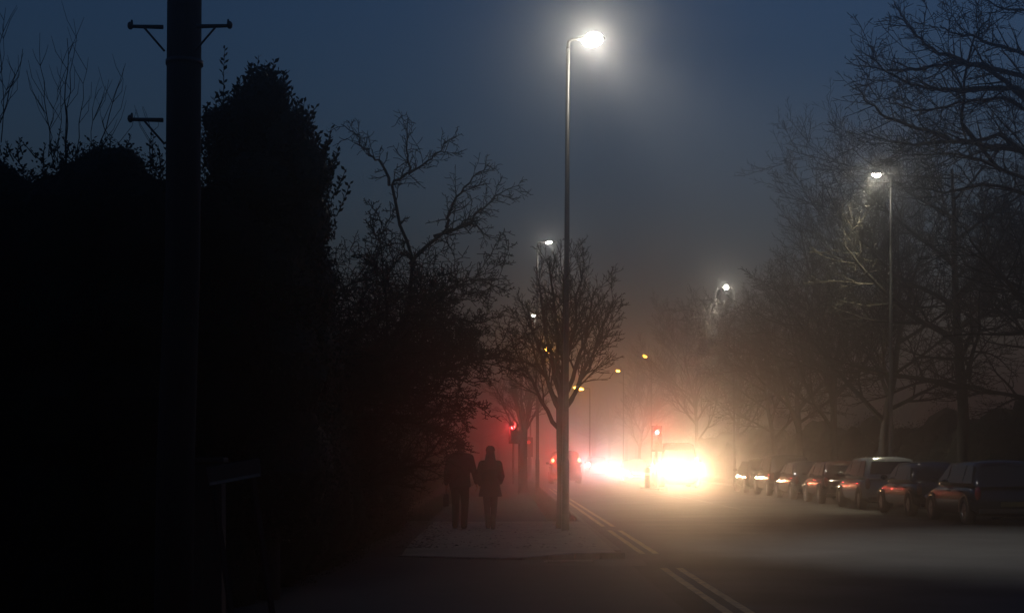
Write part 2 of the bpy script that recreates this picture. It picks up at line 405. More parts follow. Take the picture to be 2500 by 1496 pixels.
# crooked boughs reaching out over the path
rng = random.Random(9)
def bough(c, pts, r0, kids, S, lo=.18, hi=.62, lv=3):
    pts = [Vector(p) for p in pts]; full = []
    for a, b in zip(pts, pts[1:]):
        for k in range(4): full.append(a.lerp(b, k / 4) + Vector((rng.gauss(0, .02),) * 1 + (rng.gauss(0, .03), rng.gauss(0, .02))))
    full.append(pts[-1]); n = len(full) - 1
    rad = [r0 * (1 - .82 * i / n) for i in range(n + 1)]; c.tube(full, rad, 6)
    for k in range(kids):
        u = .15 + .84 * (k + rng.random()) / kids; i = min(int(u * n), n - 1); base = (full[i + 1] - full[i]).normalized()
        sd = base.orthogonal().normalized(); sd.rotate(Quaternion(base, rng.uniform(0, 6.28))); nd = base * .6 + sd * .8; nd.z += .15
        grow(rng, full[i], nd, rng.uniform(lo, hi) * (1.2 - .5 * u), rad[i] * .5, lv, S, None, c)
HX0 = -2.55; HD = 25.0
def hp(px, py, dy=0): q = P(px, py, HD + dy); return (q.x - HX0, dy, q.z - PZ)
HS = dict(HAW, levels=4)
bough(c, [hp(985, 820), hp(1010, 640), hp(955, 450, -.2), hp(1000, 420, -.2), hp(1045, 395, -.3), hp(1080, 362, -.3), hp(1112, 322, -.3)], .034, 34, HS)
bough(c, [hp(955, 455, -.2), hp(935, 395), hp(900, 380), hp(875, 335), hp(832, 303)], .028, 16, HS)
bough(c, [hp(999, 420), hp(997, 380), hp(993, 330), hp(992, 278)], .022, 10, HS)
bough(c, [hp(1000, 640, .3), hp(1080, 570, .3), hp(1140, 550, .3), hp(1170, 515, .3), hp(1205, 480, .3), hp(1278, 452, .3)], .032, 34, HS)
bough(c, [hp(1090, 560, .2), hp(1090, 520, .2), hp(1125, 470, .2), hp(1160, 425, .2), hp(1196, 398, .2)], .03, 22, HS)
bough(c, [hp(1060, 575, .4), hp(1150, 545, .4), hp(1172, 558, .4), hp(1197, 586, .4)], .03, 14, HS)
bough(c, [hp(1000, 800, 1), hp(1100, 700, 1), hp(1150, 690, 1), hp(1215, 672, 1)], .035, 24, HS)
bough(c, [hp(1000, 860, 1.4), hp(1090, 780, 1.4), hp(1170, 790, 1.4), hp(1225, 765, 1.4)], .035, 26, HS)
haw = place_tree(t, c, 'crooked thorny bare tree reaching over the path above the walking couple', (HX0, HD, PZ), 0, 'bark', 'thorn_tree')
t, c = bare_tree(67, dict(HAW, rmin=.007, kids=[16, 12, 9, 6]), 6.0)
scr = place_tree(t, c, 'tangled bare thorn tree behind the crooked one, left of the path', (-4.0, 33, PZ), 1.0, 'bark', 'thorn_tree', 'thorn trees along the left of the path')
place_copy(scr, 'thorn tree whose low twigs hang beside the head of the walking man', (-4.1, 40, PZ), 2.6, .95)
place_copy(scr, 'misty thorn tree farther along the path, left of the red signal', (-3.9, 54, PZ), 4.4, .92)
place_copy(scr, 'bare thorn tree behind the dark evergreen, its twigs in its shadow', (-4.4, 27, PZ), 5.3, .95)
place_copy(scr, 'thorn tree squeezed between the evergreen and the crooked thorn tree', (-2.95, 22, PZ), 2.0, .72)
place_copy(scr, 'dense low thorn tree whose twigs hang over the near edge of the path', (-3.6, 29, PZ), 3.5, .52)
place_copy(scr, 'bare thorn bush tangled round the foot of the crooked thorn tree', (GX(790, 23.6), 23.6, PZ), 5.9, .90)
place_copy(scr, 'fine-twigged thorn bush in the dark left of the walking man', (GX(750, 27.5), 27.5, PZ), 1.6, .74)
place_copy(scr, 'last thorn tree of the left row, almost lost in fog', (-4.0, 72, PZ), 3.1, 1.05)

# near tree whose trunk stands just outside the frame; its boughs reach in at the top right
ND = 36.0; NX0 = GX(2650, ND); rng = random.Random(91)
t, c = bare_tree(93, dict(BIG, kids=[11, 9, 7, 4], rmin=.009, r=.27), 14.5)
def np_(px, py, dy=0): q = P(px, py, ND + dy); return (q.x - NX0, dy, q.z - PZ)
NS = dict(BIG, levels=4, rmin=.0075, wob=[.05, .06, .08, .09, .10], up=[.02, .02, .02, .02, .02], kids=[8, 8, 6, 3], zmin=-.4)
NB = [([(2650, 230), (2500, 130), (2427, 109), (2375, 87), (2330, 81), (2294, 61)], .06), ([(2650, 300), (2496, 185), (2362, 156), (2294, 129), (2253, 105), (2225, 73), (2201, 36), (2184, 4)], .07),
      ([(2650, 380), (2468, 212), (2415, 168), (2346, 150), (2298, 158), (2233, 168), (2176, 172), (2128, 162), (2092, 137)], .07), ([(2650, 330), (2476, 214), (2395, 218), (2314, 220), (2265, 216), (2213, 202), (2168, 178), (2128, 142)], .075),
      ([(2650, 470), (2492, 366), (2395, 352), (2326, 344), (2273, 323), (2209, 303), (2152, 279), (2112, 243), (2087, 206)], .085), ([(2650, 360), (2455, 240), (2354, 251), (2294, 265), (2233, 269), (2176, 251), (2144, 235)], .05),
      ([(2650, 450), (2435, 330), (2354, 348), (2298, 344), (2233, 354), (2176, 348), (2100, 321)], .06), ([(2650, 500), (2395, 392), (2314, 376), (2233, 378), (2176, 372)], .05),
      ([(2440, 420), (2350, 300), (2352, 200), (2380, 90), (2420, 35), (2500, 5)], .05), ([(2650, 560), (2500, 470), (2400, 450), (2310, 470), (2240, 455)], .06), ([(2650, 100), (2520, 30), (2450, 20), (2380, -10)], .05)]
for k, (pp, r0) in enumerate(NB):
    bough(c, [np_(px, py, (k % 3 - 1) * .5 * (1 - j / len(pp))) for j, (px, py) in enumerate(pp)], r0, 13 + 2 * len(pp), NS, .35, 1.25, 3)
    bough(c, [np_(px + 4, py + 3, (k % 3 - 1) * .5 * (1 - j / len(pp))) for j, (px, py) in enumerate(pp[1:])], r0 * .3, 7, NS, .8, 2.0, 2)
place_tree(t, c, 'bare tree whose long arching boughs sweep in from the top right corner', (NX0, ND, PZ), 0, 'bark', group='bare trees along the right verge')

# leafy masses
def leaf(mb, p, n, s_, rng):
    n = n.normalized(); u = n.orthogonal().normalized(); u.rotate(Quaternion(n, rng.uniform(0, 6.28))); v = n.cross(u)
    a = p - u * s_ * .1; mb.add([tuple(a), tuple(a + u * s_ * .5 + v * s_ * .22 + n * s_ * .05), tuple(a + u * s_), tuple(a + u * s_ * .5 - v * s_ * .22 + n * s_ * .05)], [(0, 1, 2, 3)])
def lumps(mb, blobs, n_per_m2, s_, rng, core=True):
    for (cx, cy_, cz, rx, ry, rz) in blobs:
        if core:
            k0 = len(mb.v); mb.ell((cx, cy_, cz), rx * .84, ry * .84, rz * .84, 14, 9)
            for i in range(k0, len(mb.v)):
                x, y, z = mb.v[i]; f = 1 + rng.uniform(-.10, .08); mb.v[i] = (cx + (x - cx) * f, cy_ + (y - cy_) * f, cz + (z - cz) * f)
        area = 4 * math.pi * ((rx * ry) ** 1.6 / 3 + (rx * rz) ** 1.6 / 3 + (ry * rz) ** 1.6 / 3) ** (1 / 1.6)
        for i in range(int(area * n_per_m2)):
            d = Vector((rng.gauss(0, 1), rng.gauss(0, 1), rng.gauss(0, 1))).normalized()
            f = rng.uniform(.80, 1.06) + (.12 if rng.random() < .08 else 0)
            p = Vector((cx + d.x * rx * f, cy_ + d.y * ry * f, cz + d.z * rz * f))
            if p.z < .02: continue
            leaf(mb, p, d + Vector((rng.gauss(0, .6), rng.gauss(0, .6), rng.gauss(0, .6))), s_ * rng.uniform(.6, 1.3), rng)
def sprig(mb, p, d, L, rng, s_=.06):
    pts = [p]; dd = d.normalized()
    for i in range(6):
        dd = (dd + Vector((rng.gauss(0, .05), rng.gauss(0, .05), .04))).normalized(); pts.append(pts[-1] + dd * L / 6)
    mb.tube(pts, [.007 - .0008 * i for i in range(7)], 4)
    n = int(L / .028)
    for k in range(n):
        u = .1 + .9 * k / n; i = min(int(u * 6), 5); q = pts[i].lerp(pts[i + 1], u * 6 - i); a = k * 2.4
        out = Vector((math.cos(a), math.sin(a), .9)).normalized()
        u_ = out; n_ = u_.orthogonal().normalized(); n_.rotate(Quaternion(u_, rng.uniform(0, 6.28))); v_ = n_.cross(u_); s2 = s_ * rng.uniform(.7, 1.2) * (1.1 - .3 * u)
        mb.add([tuple(q), tuple(q + u_ * s2 * .55 + v_ * s2 * .24), tuple(q + u_ * s2), tuple(q + u_ * s2 * .55 - v_ * s2 * .24)], [(0, 1, 2, 3)])

rng = random.Random(77)
ED = 16.0; ev = thing('evergreen_tree', 'dense black evergreen with upright leafy shoots beside the telegraph pole', 'tree', (GX(655, ED), ED, 0))
mb = MB(); mb.tube([(0, 0, -.1), (.02, 0, 1.2), (0, .05, 3.0), (.03, 0, 4.6)], [.13, .11, .08, .03], 8); mb.build('trunk', M['bark'], ev, True)
mb = MB()
ex = ev.location.x
def eb(px, py, rx, rz, dy=0, ry=None):
    q = P(px, py, ED + dy); return (q.x - ex, dy, q.z, rx, ry or rx, rz)
lumps(mb, [eb(640, 260, .26, .42), eb(600, 330, .32, .42, .1), eb(700, 360, .30, .45), eb(745, 430, .28, .45, -.1), eb(650, 470, .55, .55), eb(560, 400, .30, .35, .2),
           eb(530, 300, .18, .16), eb(740, 540, .34, .5), eb(640, 680, .75, .8), eb(660, 900, .78, .9), eb(660, 1120, .8, .9), eb(770, 700, .26, .5, .1), eb(535, 560, .25, .5), eb(780, 880, .22, .5)], 900, .060, rng)
for (px, py0, py1) in ((546, 300, 118), (600, 260, 155), (632, 230, 140), (664, 240, 142), (698, 270, 178), (617, 230, 168), (650, 230, 160), (752, 340, 262), (770, 390, 305), (793, 430, 360), (508, 300, 250), (728, 300, 232), (577, 280, 215), (800, 460, 390)):
    a = P(px + rng.uniform(-4, 4), py0, ED); b = P(px, py1, ED); d = b - a
    sprig(mb, Vector((a.x - ex, rng.uniform(-.1, .1), a.z)), d, d.length, rng, .088)
for i in range(150):
    px = rng.uniform(510, 815); py = 215 + (abs(px - 640) / 160) ** 1.5 * 210 + rng.uniform(0, 70); a = P(px, py, ED)
    sprig(mb, Vector((a.x - ex, rng.uniform(-.3, .3), a.z)), Vector(((px - 650) / 300 + rng.gauss(0, .2), rng.gauss(0, .3), 1)), rng.uniform(.18, .42), rng, .085)
mb.build('crown', M['leaf'], ev)

# tall overgrown hedge left of the pole
rng = random.Random(5); mb = MB(); bl = []
HGD = 15.0
for px in range(-250, 560, 45):
    top = 395 + 26 * math.sin(px * .017) + rng.uniform(-22, 22) + (25 if 330 < px else 0)
    if 100 < px < 215: top -= 10
    q = P(px, top, HGD + rng.uniform(-.4, .6)); rz = rng.uniform(.35, .6)
    bl.append((q.x, q.y, q.z - rz, rng.uniform(.28, .45), .6, rz))
    for z in (3.7, 2.9, 2.0, 1.0, .3): bl.append((q.x + rng.uniform(-.1, .1), q.y + .1, z, .55, .8, .75))
lumps(mb, bl, 330, .055, rng)
for i in range(70):
    px = rng.uniform(-60, 500); a = P(px, 400 + rng.uniform(-25, 25), HGD + rng.uniform(-.5, .5))
    sprig(mb, a, Vector((rng.gauss(0, .5), rng.gauss(0, .3), 1)), rng.uniform(.1, .32), rng, .06)
tag(mb.build('hedge', M['dead_leaf']), 'tall overgrown hedge filling the dark left edge behind the pole', 'hedge')
rng = random.Random(15); mb = MB(); bl = []
y = 17.6
while y < 31.0:
    h = 2.55 - .05 * (y - 17) + rng.uniform(-.2, .2); x = -2.75 + rng.uniform(-.08, .08)
    bl += [(x, y, h * .35, .80, .8, h * .45), (x - .15, y + .3, h * .72, .66, .7, h * .36), (x - 1.2, y, h * .6, .9, .9, h * .62)]
    if y > 27: bl.append((x + .22, y, .55, .62, .7, .7))
    y += .85
lumps(mb, bl, 240, .05, rng)
tag(mb.build('hedge', M['dead_leaf']), 'low dark hedge bordering the path left of the walking man', 'hedge')
rng = random.Random(16); mb = MB(); bl = []
y = 32.5
while y < 100:
    h = 2.0 + rng.uniform(-.35, .35); x = -3.3 - (y - 32) * .012 + rng.uniform(-.2, .2)
    bl += [(x, y, h * .45, .9, 1.1, h * .55), (x - 1.4, y + .3, h * .62, 1.0, 1.1, h * .6)]; y += 1.5
lumps(mb, bl, 60, .09, rng)
tag(mb.build('hedge', M['dead_leaf']), 'long foggy hedge running along the path beyond the couple', 'hedge')
rng = random.Random(17); mb = MB(); bl = []
y = 26
while y < 150:
    h = 2.6 + rng.uniform(-.5, .7); x = 17.2 + rng.uniform(-.3, .3)
    bl += [(x, y, h * .45, 1.1, 1.5, h * .55), (x + 1.2, y + .6, h * .65, 1.3, 1.5, h * .62)]; y += 2.0
lumps(mb, bl, 45, .085, rng)
tag(mb.build('hedge', M['dead_leaf']), 'dark hedge behind the parked cars on the right', 'hedge')
# tall thin shoots rising from the hedge
rng = random.Random(31)
def shoots(label, specs):
    mb = MB()
    for (x0, y0, x1, y1, w_) in specs:
        a = P(x0, y0, HGD); b = P(x1, y1, HGD + rng.uniform(-.3, .3)); pts = []
        for i in range(9):
            u = i / 8; q = a.lerp(b, u); q.x += (b.x - a.x) * .25 * (u * u - u); q += Vector((rng.gauss(0, .012), rng.gauss(0, .02), 0)); pts.append(q)
        mb.tube(pts, [w_ * .8 * (1 - .7 * i / 8) for i in range(9)], 4)
        for k in range(4):
            i = rng.randrange(3, 8); s_ = rng.choice((-1, 1)); L = rng.uniform(.12, .42); q = pts[i]
            mb.tube([q, q + Vector((s_ * L * .35, rng.uniform(-.1, .1), L * .6)), q + Vector((s_ * L * .5, rng.uniform(-.1, .1), L * 1.15))], [.0035, .0028, .0018], 3)
    return tag(mb.build('sapling', M['twig']), label, 'sapling')
shoots('thin bare shoots rising from the hedge midway left of the pole', [(128, 400, 90, 80, .008), (160, 400, 162, 95, .012), (158, 395, 186, 50, .008), (145, 400, 150, 120, .006), (186, 400, 215, 140, .007), (120, 380, 145, 200, .006), (135, 400, 100, 230, .006)])
shoots('long slanting bare shoot between the hedge and the pole', [(230, 410, 308, 155, .009), (215, 400, 240, 190, .006), (270, 400, 235, 240, .005), (330, 400, 250, 320, .005), (388, 430, 350, 260, .006)])
shoots('bare shoots at the far left edge above the hedge', [(-20, 380, 58, 120, .011), (5, 350, 10, 60, .007), (0, 300, 30, 170, .006), (-10, 260, 14, 20, .008)])
haz = place_copy(scr, 'twiggy bare bush poking above the hedge beside the pole', (GX(300, 19), 19.0, 0), .4, .78)
place_copy(scr, 'twiggy bare bush above the hedge at the far left edge', (GX(20, 20), 20.0, 0), 3.0, .88)

# distant wood closing the road off in the fog
rng = random.Random(19); mb = MB()
for i in range(70):
    x = rng.uniform(-70, 80); y = rng.uniform(215, 250); h = rng.uniform(9, 15)
    if abs(x - 6) < 6: continue
    mb.tube([(x, y, 0), (x + rng.uniform(-.5, .5), y, h * .6)], [.3, .15], 5)
    for k in range(60):
        a = rng.uniform(0, 6.28); e = rng.uniform(.2, 1.4); z = rng.uniform(.3, .6) * h; L = h * rng.uniform(.2, .45)
        mb.tube([(x, y, z), (x + math.cos(a) * math.cos(e) * L, y + math.sin(a) * math.cos(e) * L, min(z + math.sin(e) * L, 15.5))], [.07, .02], 3)
tag(mb.build('distant_wood', M['twig']), 'distant wood closing off the road, lost in fog', 'wood', kind='stuff')

# ---------------------------------------------------------------- street lamps
def lamp(px, d, head_dx, H, label, glow, color, watts, lit_tilt, group='tall street lamps', lean=.0, cone=78, bowl=(.20, .11, .07), far=False, head_h=None, face=0.0):
    sgn = 1 if head_dx > 0 else -1
    o = thing('street_lamp', label, 'street lamp', (px, d, PZ), 0, group)
    n = 10
    mb = MB(); mb.tube([(0, 0, -.05), (0, 0, 1.35), (0, 0, 1.42), (lean * .5, 0, H * .5), (lean, 0, H - .12)], [.078, .076, .062, .054, .040], n); mb.build('column', M['steel'], o, True)
    a = abs(head_dx)
    mb = MB(); mb.tube([(lean, 0, H - .15), (lean + sgn * .01, 0, H + .02), (lean + sgn * .08, 0, H + .07), (lean + sgn * (a - .18), 0, H + .085)], [.036, .034, .03, .028], 8); mb.build('arm', M['steel'], o, True)
    hz = H + .085
    # lantern: a tapered canopy with a bulging lit bowl beneath
    mb = MB(); rings = []
    for (u, w_, t_) in ((-.26, .03, .03), (-.2, .07, .05), (-.05, .12, .065), (.12, .125, .06), (.24, .09, .04), (.28, .03, .015)):
        x = lean + sgn * (a + u)
        rings.append([(x, math.cos(k / 12 * math.tau) * w_, hz + max(math.sin(k / 12 * math.tau) * t_, -.012)) for k in range(12)])
    mb.loft(rings); hd = mb.build('lantern', M['dark_metal'], o, True)
    mb = MB(); mb.ell((lean + sgn * (a + .02), 0, hz - .025), *bowl, 16, 8, Matrix.Rotation(R(12) * -sgn, 4, 'Y')); mb.build('bowl', glow, hd, True)
    if watts:
        light('SPOT', 'lamp_light', (lean + sgn * (a + .05), 0, hz - .13), watts, color, o, (sgn * math.sin(R(lit_tilt)), -face, -math.cos(R(lit_tilt))), R(cone), 1.0, .10)
    return o
WH = (1.0, .96, .88)
h = lambda py, d: CH - (py - HY) / F * d - PZ - .06
lamp(1.180, 29.3, .47, h(98, 29.3), 'nearest and tallest lit street lamp, above the small street tree', M['led'], WH, LAMP_W * 1.0, 43, lean=.05, face=.28, bowl=(.21, .14, .14))
lamp(GX(1312, 56), 56, .42, h(592, 56), 'second lit lamp of the left row, showing left of the nearest column', M['led_far'], WH, LAMP_W * .25, 35, bowl=(.12, .10, .035))
lamp(GX(1285, 84), 84, .38, h(770, 84), 'third lamp of the left row, small and white among the street tree twigs', M['led_far'], WH, LAMP_W * .25, 35, bowl=(.13, .10, .04))
lamp(GX(2175, 49), 49, -.47, h(426, 49), 'bright lit lamp among the bare trees on the right', M['led'], (1, .92, .62), LAMP_W * .2, 25, face=.1, bowl=(.15, .10, .085))
lamp(GX(1793, 80), 80, -.42, h(701, 80), 'smaller lit lamp farther down the right side, above the van', M['led'], WH, LAMP_W * .35, 25, bowl=(.14, .12, .11))
SO = (1.0, .42, .06)
lamp(GX(1590, 132), 132, -.55, h(870, 132), 'upper one of the two tiny amber lamps high over the road', M['sodium'], SO, 4500, 15, 'far amber street lamps', bowl=(.19, .12, .10))
lamp(GX(1522, 154), 154, -.55, h(905, 154), 'lower one of the two tiny amber lamps high over the road', M['sodium'], SO, 4500, 15, 'far amber street lamps', bowl=(.22, .12, .12))
lamp(GX(1440, 120), 120, -.9, h(948, 120), 'long amber lamp just right of the street tree fork', M['sodium'], SO, 4500, 15, 'far amber street lamps', bowl=(.42, .12, .12))
lamp(GX(1295, 110), 110, 1.3, h(855, 110), 'amber lamp glowing through the street tree branches', M['sodium'], SO, 4500, 15, 'far amber street lamps', bowl=(.34, .16, .22))

# ---------------------------------------------------------------- telegraph pole
UD = 12.6; up = thing('telegraph_pole', 'thick dark wooden telegraph pole with step brackets at the left', 'telegraph pole', (GX(446, UD), UD, 0))
mb = MB(); mb.tube([(-.08, 0, -.1), (-.06, 0, 1.5), (0, 0, 3.2), (.022, 0, 6.4)], [.165, .16, .148, .143], 20); mb.build('pole', M['pole_wood'], up, True)
def bracket(z, x0, x1, brace):
    mb = MB(); s_ = 1 if x1 > x0 else -1
    mb.tube([(x0, -.16, z), (x1, -.16, z + .006)], [.019, .015], 8)
    mb.ell((x1, -.16, z + .012), .026, .03, .034, 10, 6); mb.tube([(x1 - s_ * .012, -.16, z + .0), (x1 - s_ * .012, -.16, z + .06)], [.014, .008], 6)
    if brace: mb.tube([(x0 + s_ * (abs(x1 - x0) - .12) if brace > 0 else x0, -.165, z - .01), (x0 - s_ * .01, -.15, z - .20)], .009, 6)
    mb.build('step_bracket', M['dark_metal'], up, True)
zz = CH - (80 - HY) / F * UD
bracket(zz, -.13, -.405, 1); bracket(zz + .005, .15, .43, 1)
zz2 = CH - (304 - HY) / F * UD
bracket(zz2, -.13, -.405, 1)
mb = MB()
mb.tube([(0.015, 0, zz - .28), (0.015, 0, zz - .24)], .158, 20)
mb.build('band', M['dark_metal'], up, True)
# wooden post and street name plate at the hedge foot
mb = MB(); mb.box(-.13, .13, -.1, .1, 0, 1.48); mb.box(-.15, .15, -.12, .12, 1.482, 1.53)
o = mb.build('wooden_post', M['post_wood'], loc=(GX(497, 12.9), 13.15, 0)); bevel(o, .012)
tag(o, 'brown timber post standing just right of the telegraph pole foot', 'post')
s = thing('street_name_sign', 'low street name plate on two posts in the dark by the hedge', 'street sign', (GX(566, 12.9), 12.8, 0), R(38)); s.rotation_euler = (0, R(-9), R(38))
mb = MB(); mb.box(0, .52, -.008, .008, 1.30, 1.46); bevel(mb.build('plate', M['plastic'], s), .004)
mb = MB(); mb.box(.01, .50, -.011, -.0085, 1.305, 1.33); mb.build('border', M['sign_grey'], s)
for x in (.06, .45):
    mb = MB(); mb.box(x - .02, x + .02, .009, .05, 0, 1.45); mb.build('post', M['pole_wood'], s)

# ---------------------------------------------------------------- traffic signals, island, bollards
def signal(x, d, red_z, label, watts, group, glow='sig_red'):
    o = thing('traffic_signal', label, 'traffic signal', (x, d, PZ), 0, group)
    mb = MB(); mb.tube([(0, .16, -.05), (0, .16, red_z + .35)], .055, 10); mb.build('pole', M['dark_metal'], o, True)
    mb = MB(); mb.box(-.17, .17, -.02, .10, red_z - .82, red_z + .22); bevel(mb.build('signal_head', M['plastic'], o), .03)
    mb = MB(); mb.box(-.26, .26, .101, .112, red_z - .92, red_z + .32); bevel(mb.build('backing_board', M['plastic'], o), .004)
    for k, (m, nm) in enumerate(((M[glow], 'red_light'), (M['sig_off'], 'amber_light'), (M['sig_off'], 'green_light'))):
        z = red_z - k * .30
        mb = MB(); mb.ell((0, -.025, z), .10, .02, .10, 16, 8); l = mb.build(nm, m, o, True)
        mb = MB()
        rings = [[(math.cos(R(a)) * .12, y, z + math.sin(R(a)) * .12) for a in range(-20, 201, 20)] for y in (-.02, -.20)]
        n = len(rings[0]); mb.add(rings[0] + rings[1], [(i, i + 1, n + i + 1, n + i) for i in range(n - 1)])
        v = mb.build('visor', M['plastic'], l); sol = v.modifiers.new('t', 'SOLIDIFY'); sol.thickness = .006
    light('SPOT', 'red_light_lamp', (0, -.10, red_z), watts, (1, .03, .04), o, (0, -1, -.04), R(44), 1.0, .09)
    return o
SIG = 180
signal(GX(1253, 84), 84, CH - (1043 - HY) / F * 84 - PZ, 'red traffic signal half hidden by the sign beside the fog-grey street tree', SIG * 1.1, 'traffic signals at the crossing')
signal(GX(1291, 93), 93, CH - (1079 - HY) / F * 93 - PZ, 'small low red light between the fog-grey street tree and the second lamp column', 12, 'traffic signals at the crossing', 'sig_dim')
SD = 71.5
signal(GX(1604, SD), SD, CH - (1055 - HY) / F * SD - PZ, 'red traffic signal on the island in the middle of the road', SIG, 'traffic signals at the crossing')
mb = MB(); mb.loft([[(GX(1604, SD) + math.cos(a / 16 * math.tau) * .62 * k, SD + 1.5 + math.sin(a / 16 * math.tau) * 2.6 * k, z) for a in range(16)] for (k, z) in ((1, -.02), (1, .10), (.96, .125))])
tag(mb.build('traffic_island', M['kerb']), 'kerbed traffic island in the middle of the road under the red signal', 'traffic island')
bo = thing('bollard', 'slim dark bollard on the island, left of the red signal pole', 'bollard', (GX(1582, SD - .6), SD - .3, .10))
mb = MB(); mb.tube([(0, 0, 0), (0, 0, .92), (0, 0, 1.0)], [.14, .13, .07], 12); mb.build('body', M['plastic'], bo, True)
mb = MB(); mb.tube([(0, 0, .62), (0, 0, .74)], .138, 12); mb.build('reflective_band', M['plate_w'], bo, True)
# sign panel by the second street tree
s = thing('path_sign', 'plain grey-green sign panel on a post beside the foggy street tree', 'sign', (GX(1261, 60), 60, PZ))
z1 = CH - (1051 - HY) / F * 60 - PZ; z0 = CH - (1083 - HY) / F * 60 - PZ
mb = MB(); mb.box(-.20, .17, -.012, .012, z0, z1); bevel(mb.build('panel', M['sign_grey'], s), .006)
mb = MB(); mb.tube([(.1, .045, -.05), (.1, .045, z1 - .05)], .03, 8); mb.build('post', M['dark_metal'], s, True)

# ---------------------------------------------------------------- cars
def ring(w_, zb, zs, crown, y, round_=.12):
    h_ = zs - zb
    pts = [(.0, zb), (.62 * w_, zb), (.93 * w_, zb + .06 * h_), (1.0 * w_, zb + .28 * h_), (1.0 * w_, zb + .55 * h_), (.985 * w_, zb + .80 * h_), (.93 * w_, zb + .95 * h_), (.80 * w_, zs + crown * .4), (.45 * w_, zs + crown * .85), (0, zs + crown)]
    return [(x, y, z) for x, z in pts] + [(-x, y, z) for x, z in pts[-2:0:-1]]
def car(label, loc, rz, m, L=4.2, W=1.76, H=1.46, belt=.92, bonnet=.26, hatch=True, van=False, lights=None, tails=None, group='cars parked along the right kerb', name='parked_car', cat='car', tail_z=None, head_z=None, hw=None):
    """local +y is the front; origin on the ground at the middle"""
    o = thing(name, label, cat, loc, rz, group); w_ = W / 2; f = L / 2; g = .17
    nb = belt - .16 if not van else belt - .04
    wr = .31 if not van else .34
    st = [(-f, .80, .42, belt - .32, .0), (-f + .05, .90, .30, belt - .18, .01), (-f + .16, .96, .24, belt - .06, .015), (-f + .5, .99, g, belt, .02), (-f + 1.1, 1, g, belt, .02), (0, 1, g, belt - .01, .02),
          (f - L * bonnet, .99, g, belt - .03, .03), (f - L * bonnet * .55, .975, g, nb + .04, .05), (f - .30, .95, .20, nb - .04, .045), (f - .12, .90, .24, nb - .14, .03), (f - .03, .82, .30, nb - .24, .02), (f, .74, .36, nb - .32, .0)]
    mb = MB(); mb.loft([ring(w_ * k, zb, zs, cr, y) for (y, k, zb, zs, cr) in st])
    b = mb.build('body', m, o, True); ss = b.modifiers.new('s', 'SUBSURF'); ss.levels = 1; ss.render_levels = 1
    # cabin
    ws0 = f - L * bonnet - (.0 if not van else -.25); ws1 = ws0 - (.72 if not van else .55); re1 = -f + (.42 if hatch else .95); re0 = -f + (.10 if hatch else .40)
    if van: re1 = -f + .10; re0 = -f + .03
    def cr_(y, zt, k0, k1):
        zb = belt - .05
        pts = [(k0, zb), (k0 * .985, zb + (zt - zb) * .25), (k1 * 1.04, zb + (zt - zb) * .75), (k1 * .97, zb + (zt - zb) * .94), (k1 * .75, zt + .0), (k1 * .35, zt + .02), (0, zt + .025)]
        return [(x * w_, y, z) for x, z in pts] + [(-x * w_, y, z) for x, z in pts[-2::-1]]
    mb = MB()
    mb.loft([cr_(re0, belt + .02, .90, .86), cr_(re0 + (re1 - re0) * .5, belt + (H - belt) * .55, .93, .80), cr_(re1, H - .03, .945, .74), cr_(re1 + .35, H, .95, .745), cr_((re1 + ws1) / 2, H, .955, .75), cr_(ws1 + .15, H - .02, .95, .74),
             cr_(ws1 + .28 * (ws0 - ws1) + .1, H - .12, .945, .76), cr_(ws0 - .28 * (ws0 - ws1), belt + .17, .925, .82), cr_(ws0, belt + .0, .90, .86)])
    rf = mb.build('roof', m, o, True)
    # glass panels, set proud of the cabin shell
    e = .012
    def quad(nm, pts, n):
        n = Vector(n).normalized() * e; mb = MB(); a = [Vector(p) + n for p in pts]; bb = [Vector(p) - n * .6 for p in pts]; k = len(pts)
        mb.add([tuple(p) for p in a + bb], [tuple(range(k)), tuple(range(2 * k - 1, k - 1, -1))] + [(i, k + i, k + (i + 1) % k, (i + 1) % k) for i in range(k)])
        return mb.build(nm, M['glass'], o)
    dz = H - belt
    sx = lambda z: w_ * (.955 - (.955 - .765) * ((z - belt) / dz)) + .004
    z0, z1 = belt + .03, H - .10
    def yA(z): return ws0 - (ws0 - ws1) * ((z - belt) / dz) - .16     # A pillar line
    def yC(z): return re0 + (re1 - re0) * ((z - belt) / dz) + (.16 if hatch else .2)
    ybs = [yA, lambda z: .10, lambda z: -.02, lambda z: -f * .52, lambda z: -f * .52 - .06, yC] if not van else [yA, lambda z: f * .22]
    for s_ in (-1, 1):
        for k in range(0, len(ybs), 2):
            fa, fb = ybs[k], ybs[k + 1]
            if fa(z0) - fb(z0) < .12: continue
            quad('side_window', [(s_ * sx(z0), fa(z0), z0), (s_ * sx(z1), max(fa(z1), fb(z1) + .02), z1), (s_ * sx(z1), fb(z1), z1), (s_ * sx(z0), fb(z0), z0)], (s_, 0, .3))
    def wsy(z): return ws0 - (ws0 - ws1 - .1) * ((z - belt) / dz) ** 1.05
    quad('windscreen', [(-.82 * w_, wsy(belt + .06) + .012, belt + .06), (.82 * w_, wsy(belt + .06) + .012, belt + .06), (.68 * w_, wsy(H - .10) + .03, H - .10), (-.68 * w_, wsy(H - .10) + .03, H - .10)], (0, .6, .8))
    def rwy(z): return re0 + (re1 - re0) * ((z - belt) / dz)
    quad('rear_window', [(-.78 * w_, rwy(belt + .10) - .03, belt + .10), (-.66 * w_, rwy(H - .13) - .03, H - .13), (.66 * w_, rwy(H - .13) - .03, H - .13), (.78 * w_, rwy(belt + .10) - .03, belt + .10)], (0, -.8, .4))
